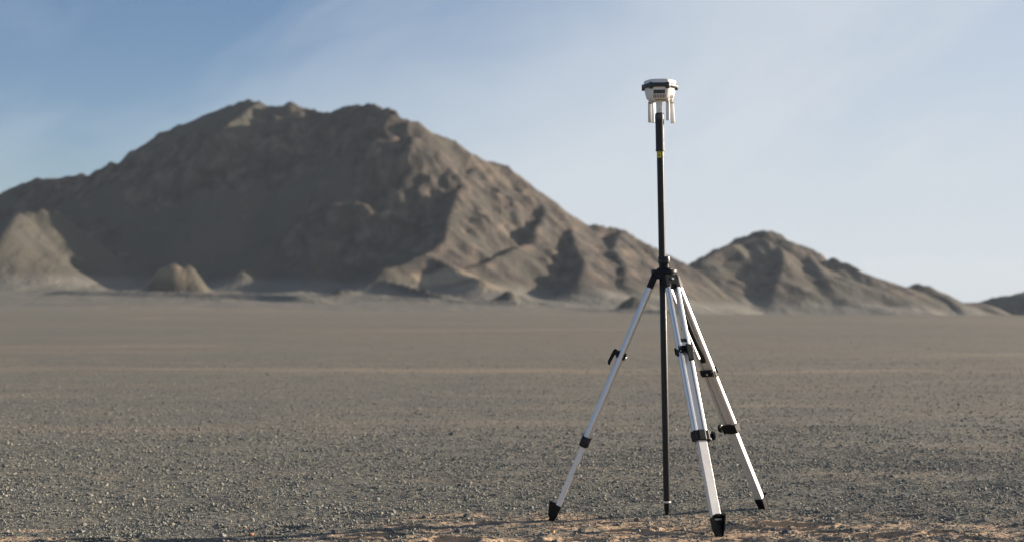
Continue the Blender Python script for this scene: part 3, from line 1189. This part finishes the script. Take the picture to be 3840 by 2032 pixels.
bm = bmesh.new()
R = 0.0630
add_lathe(bm, HM, [(0.02, hz(1011)), (R * .97, hz(1011)), (R, hz(1014)), (R, hz(1026)), (R * .985, hz(1027.5)), (R * .985, hz(1028.5)), (R, hz(1030)),
                   (R * .98, hz(1043)), (R * .9, hz(1046)), (0.02, hz(1046))], 72, roundtri)
add_lathe(bm, HM, [(0.0165, hz(1003.5)), (0.036, hz(1004.5)), (0.0385, hz(1007)), (0.0385, hz(1010)), (0.03, hz(1012))], 48)
head = obj('head', bm, M_BLACK, tri, 30)
bm = bmesh.new()
add_lathe(bm, HM @ Matrix.Translation((-0.002, 0, 0)), [(0.0168, hz(1008)), (0.0238, hz(1008)), (0.0236, hz(988)), (0.0168, hz(988))], 40)
obj('sleeve', bm, M_BLACK, tri, 30)
bm = bmesh.new()
add_lathe(bm, HM @ Matrix.Translation((-0.003, 0, 0)), [(0.0172, hz(989)), (0.0275, hz(989)), (0.0295, hz(986.5)), (0.0295, hz(966)), (0.0280, hz(962.5)), (0.0172, hz(961.5))],
          96, lambda a: 1 - (0.045 if (a * 12 / math.pi) % 2 < 0.35 else 0))
obj('locking_collar', bm, M_BLACKG, tri, 20)


def rail_profile(bm, M, cx, t0, t1, side):
    """aluminium rail: rounded outer edge, flat inner edge"""
    b = bmesh.new()
    hw, hd = 0.0100, 0.0152
    pts = []
    for i in range(13):
        a = math.pi / 2 - math.pi * i / 12
        pts.append((side * (0.001 + (hw - 0.001) * math.cos(a)), hd * math.copysign(abs(math.sin(a)) ** 0.8, math.sin(a))))
    pts += [(-side * hw * 0.85, -hd), (-side * hw, -hd + 0.002), (-side * hw, hd - 0.002), (-side * hw * 0.85, hd)]
    A = [b.verts.new((cx + x, y, t0)) for x, y in pts]
    B = [b.verts.new((cx + x, y, t1)) for x, y in pts]
    n = len(pts)
    for i in range(n):
        j = (i + 1) % n
        b.faces.new((A[i], A[j], B[j], B[i]))
    b.faces.new(A[::-1])
    b.faces.new(B)
    merge(bm, b, M)


def make_leg(kind, foot, cap_f, up_f, low_f, lever_side, r_h=0.052):
    az_ = math.radians(AZ[kind])
    d = Vector((math.cos(az_), math.sin(az_), 0))
    H = Vector((hc.x, YP, 0)) + d * r_h + Vector((0, 0, hz(1040)))
    Fp = Vector(foot)
    L_ = (Fp - H).length
    u = (Fp - H).normalized()
    w = Vector((-d.y, d.x, 0))
    w = (w - u * w.dot(u)).normalized()
    n = u.cross(w)
    if n.dot(d) < 0:
        n = -n
    M = frame(H, u, w, n)
    t_low = low_f * L_
    t_up = up_f * L_
    t_cap = cap_f * L_
    c = 0.0272
    # rails
    bm = bmesh.new()
    rail_profile(bm, M, c, 0.045, t_low, 1)
    rail_profile(bm, M, -c, 0.045, t_low, -1)
    leg = obj('leg', bm, M_ALU, tri, 30)
    # fork that holds the two rails under the head
    bm = bmesh.new()
    for s in (-1, 1):
        add_box(bm, M, s * c - 0.0130, s * c + 0.0130, -0.0155, 0.0155, -0.004, 0.058, 0.003, 2)
    add_box(bm, M, -0.036, 0.036, -0.010, 0.0158, -0.012, 0.043, 0.003, 2)
    add_box(bm, M, -0.016, 0.016, -0.011, 0.012, 0.040, 0.048, 0.002, 2)
    add_box(bm, M, -0.012, 0.012, -0.010, 0.010, 0.040, 0.062, 0.004, 2, (0.7, 0.8))
    fork = obj('hinge_fork', bm, M_BLACK, leg, None)
    bm = bmesh.new()
    q = M @ Vector((0.001, 0.0158, 0.014))
    add_cyl(bm, q - n * 0.002, q + n * 0.0030, 0.0062, seg=18, bev=0.001)
    obj('bolt', bm, M_STEEL, leg, 30)
    # sliding middle panel with its black cap
    bm = bmesh.new()
    add_box(bm, M, -0.0153, 0.0153, -0.0105, 0.0105, t_cap + 0.004, t_low + 0.03, 0.001, 1)
    pan = obj('extension_panel', bm, M_PANEL, leg, None)
    bm = bmesh.new()
    add_box(bm, M, -0.0158, 0.0158, -0.0125, 0.0125, t_cap - 0.012, t_cap + 0.006, 0.0015, 2)
    obj('panel_cap', bm, M_BLACK, leg, None)
    # quick clamp with lever
    bm = bmesh.new()
    add_box(bm, M, -0.0410, 0.0410, 0.0154, 0.0225, t_up - 0.019, t_up + 0.017, 0.003, 2)
    add_box(bm, M, -0.0410, 0.0410, -0.0225, -0.0154, t_up - 0.019, t_up + 0.017, 0.003, 2)
    if kind != 'left':
        add_box(bm, M, 0.0375, 0.0420, -0.019, 0.0195, t_up - 0.017, t_up + 0.013, 0.0015, 2)
    clamp = obj('quick_clamp', bm, M_BLACK, leg, None)
    for a_ in (-0.035, 0.035):
        for t_ in (-0.012, 0.010):
            for s in (-1, 1):
                bm = bmesh.new()
                q = M @ Vector((a_, s * 0.0225, t_up + t_))
                add_cyl(bm, q, q + n * s * 0.0012, 0.0024, seg=10)
                obj('rivet', bm, M_STEEL, leg, None)
    bm = bmesh.new()
    q = M @ Vector((-0.004, -0.0225, t_up + 0.002))
    add_cyl(bm, q, q - n * 0.005, 0.0055, seg=14, bev=0.001)
    obj('clamp_nut', bm, M_STEEL, leg, None)
    bm = bmesh.new()
    ls = 0.001 if kind == 'front' else 0.006
    add_box(bm, M, ls - 0.011, ls + 0.017, 0.0200, 0.034, t_up - 0.018, t_up + 0.008, 0.003, 2)
    poly = [(0.0330, t_up - 0.020), (0.0460, t_up - 0.020), (0.0510, t_up - 0.010), (0.0530, t_up + 0.015), (0.0550, t_up + 0.050), (0.0500, t_up + 0.062), (0.0380, t_up + 0.064),
            (0.0380, t_up + 0.056), (0.0420, t_up + 0.050), (0.0380, t_up + 0.012), (0.0320, t_up + 0.004)]
    if kind == 'front':
        poly = [(0.030 + (y - 0.030) * 0.6, t) for y, t in poly]
    if kind != 'front':
        poly = [(y - 0.0055, t) for y, t in poly]
    add_prism(bm, M, poly, ls - 0.010, ls + 0.018, 0.0015)
    obj('lever', bm, M_BLACK, leg, None)
    # small latch tab on the far side rail
    bm = bmesh.new()
    add_box(bm, M, -0.0405, -0.0372, -0.008, 0.008, t_up - 0.004, t_up + 0.030, 0.001, 1)
    obj('latch', bm, M_BLACK, leg, None)
    # lower clamp collar and its knob
    bm = bmesh.new()
    add_box(bm, M, -0.0405, 0.0400, -0.0200, 0.0200, t_low - 0.026, t_low + 0.022, 0.004, 2)
    add_box(bm, M, -0.0190, 0.0190, -0.0228, 0.0228, t_low - 0.028, t_low + 0.022, 0.003, 2)
    add_box(bm, M, 0.0425, 0.0480, -0.0165, 0.0165, t_low - 0.021, t_low + 0.025, 0.002, 2)
    add_box(bm, M, 0.0380, 0.0445, -0.0165, 0.0165, t_low + 0.012, t_low + 0.024, 0.002, 2)
    low = obj('lower_clamp', bm, M_BLACK, leg, None)
    bm = bmesh.new()
    q = M @ Vector((0.046, 0, t_low - 0.002))
    add_cyl(bm, q, q + w * 0.016, 0.0042, seg=14)
    add_lathe(bm, axis_frame(q + w * 0.013, q + w * 0.027)[0], [(0.006, 0), (0.0185, 0.002), (0.0215, 0.004), (0.0215, 0.012), (0.0195, 0.014), (0, 0.015)],
              60, lambda a: 1 - (0.03 if (a * 15 / math.pi) % 2 < 0.6 else 0))
    obj('knob', bm, M_BLACKG, leg, 25)
    # lowest panel and foot
    t_f = L_ - 0.078
    bm = bmesh.new()
    add_box(bm, M, -0.0225, 0.0225, -0.0120, 0.0120, t_low + 0.005, t_f + 0.01, 0.0015, 2)
    lowp = obj('lower_panel', bm, M_PANEL if kind != 'left' else M_ALU, leg, None)
    bm = bmesh.new()
    for s in (-1, 1):
        prof = [(-0.0155, t_f - 0.006), (0.0170, t_f - 0.006), (0.0240, t_f + 0.004), (0.0220, t_f + 0.045), (0.0150, L_ - 0.004), (0.008, L_ + 0.006), (-0.008, L_ + 0.006), (-0.0150, t_f + 0.050)]
        add_prism(bm, Matrix.Identity(4), prof, s * 0.0212, s * 0.0250, 0.001)
    prof = [(0.014, t_f - 0.005), (0.0460, t_f - 0.004), (0.0400, t_f + 0.012), (0.0260, t_f + 0.058), (0.0140, t_f + 0.066)]
    add_prism(bm, Matrix.Identity(4), prof, 0.0200, 0.0262, 0.001)
    add_box(bm, Matrix.Identity(4), -0.0240, 0.0240, -0.0152, 0.0128, t_f - 0.006, L_ + 0.004, 0.001, 1, (0.9, 0.4))
    add_box(bm, Matrix.Identity(4), -0.0265, 0.0265, 0.0125, 0.0480, t_f - 0.009, t_f - 0.004, 0.001, 1)
    for k in range(9):
        a0 = -0.0240 + k * 0.0060
        add_box(bm, Matrix.Identity(4), a0 - 0.0022, a0 + 0.0022, 0.014, 0.0490, t_f - 0.0115, t_f - 0.0088, 0.0006, 1)
    for v in bm.verts:
        q = max(0.0, (v.co.z - t_f - 0.012) / 0.07)
        v.co.x *= 1 - 0.30 * q
    bm.transform(M)
    obj('foot', bm, M_BLACK, leg, None)
    return M, L_, u, w, n


def foot_pt(x, y, Y):
    p = at(x, y, Y)
    return (p.x, p.y, p.z)


fl = (hc.x - 0.5600, YP - 0.01)
Ml = make_leg('left', foot_pt(2068, 1950, YP - 0.01), 0.27, 0.322, 0.676, 1)
Yf = YP - 0.5
Mf = make_leg('front', foot_pt(2694, 2003, Yf), 0.262, 0.298, 0.632, 1)
Yr = YP + 0.39
Mr = make_leg('right', foot_pt(2866, 1916, Yr), 0.345, 0.392, 0.632, 1)

# carrying strap hanging inside the right leg
M, L_ = Mr[0], Mr[1]
bm = bmesh.new()
b = bmesh.new()
prev = None
N_ = 24
for i in range(N_ + 1):
    t = i / N_
    tt = 0.05 + t * (0.345 * L_ - 0.06)
    off = -0.018 - 0.006 * math.sin(math.pi * t)
    cx = -0.009 + 0.004 * math.sin(3 * t)
    hw = 0.0125
    row = [b.verts.new((cx - hw, off, tt)), b.verts.new((cx + hw, off + 0.002, tt)), b.verts.new((cx + hw, off + 0.0045, tt)), b.verts.new((cx - hw, off + 0.0025, tt))]
    if prev:
        for j in range(4):
            b.faces.new((prev[j], prev[(j + 1) % 4], row[(j + 1) % 4], row[j]))
    else:
        b.faces.new(row)
    prev = row
b.faces.new(prev)
merge(bm, b, M)
obj('carrying_strap', bm, M_STRAP, tri, 40)
bm = bmesh.new()
# loose end of the strap
e0 = at(2557, 1228, YP + 0.14)
add_box(bm, frame(tuple(e0), (-0.12, 0, 0.99), (1, 0, 0.12), (0, 1, 0)), -0.005, 0.005, -0.001, 0.001, -0.012, 0.05, 0.0, 1, (0.3, 1))
obj('strap_end', bm, M_STRAP, tri, None)

# ------------------------------------------------------------------ haze: the air over the whole plain
bm = bmesh.new()
add_box(bm, Matrix.Identity(4), -6100, 6100, -3100, 7600, -42, 235)
m = bpy.data.materials.new('air')
m.use_nodes = True
m.node_tree.nodes.clear()
vo = m.node_tree.nodes.new('ShaderNodeOutputMaterial')
vp = m.node_tree.nodes.new('ShaderNodeVolumePrincipled')
vp.inputs['Color'].default_value = (0.80, 0.91, 1.0, 1)
vp.inputs['Density'].default_value = 0.00004
m.node_tree.links.new(vp.outputs[0], vo.inputs['Volume'])
tag(obj('haze', bm, m), 'thin pale haze in the air over the plain', 'haze', kind='stuff')
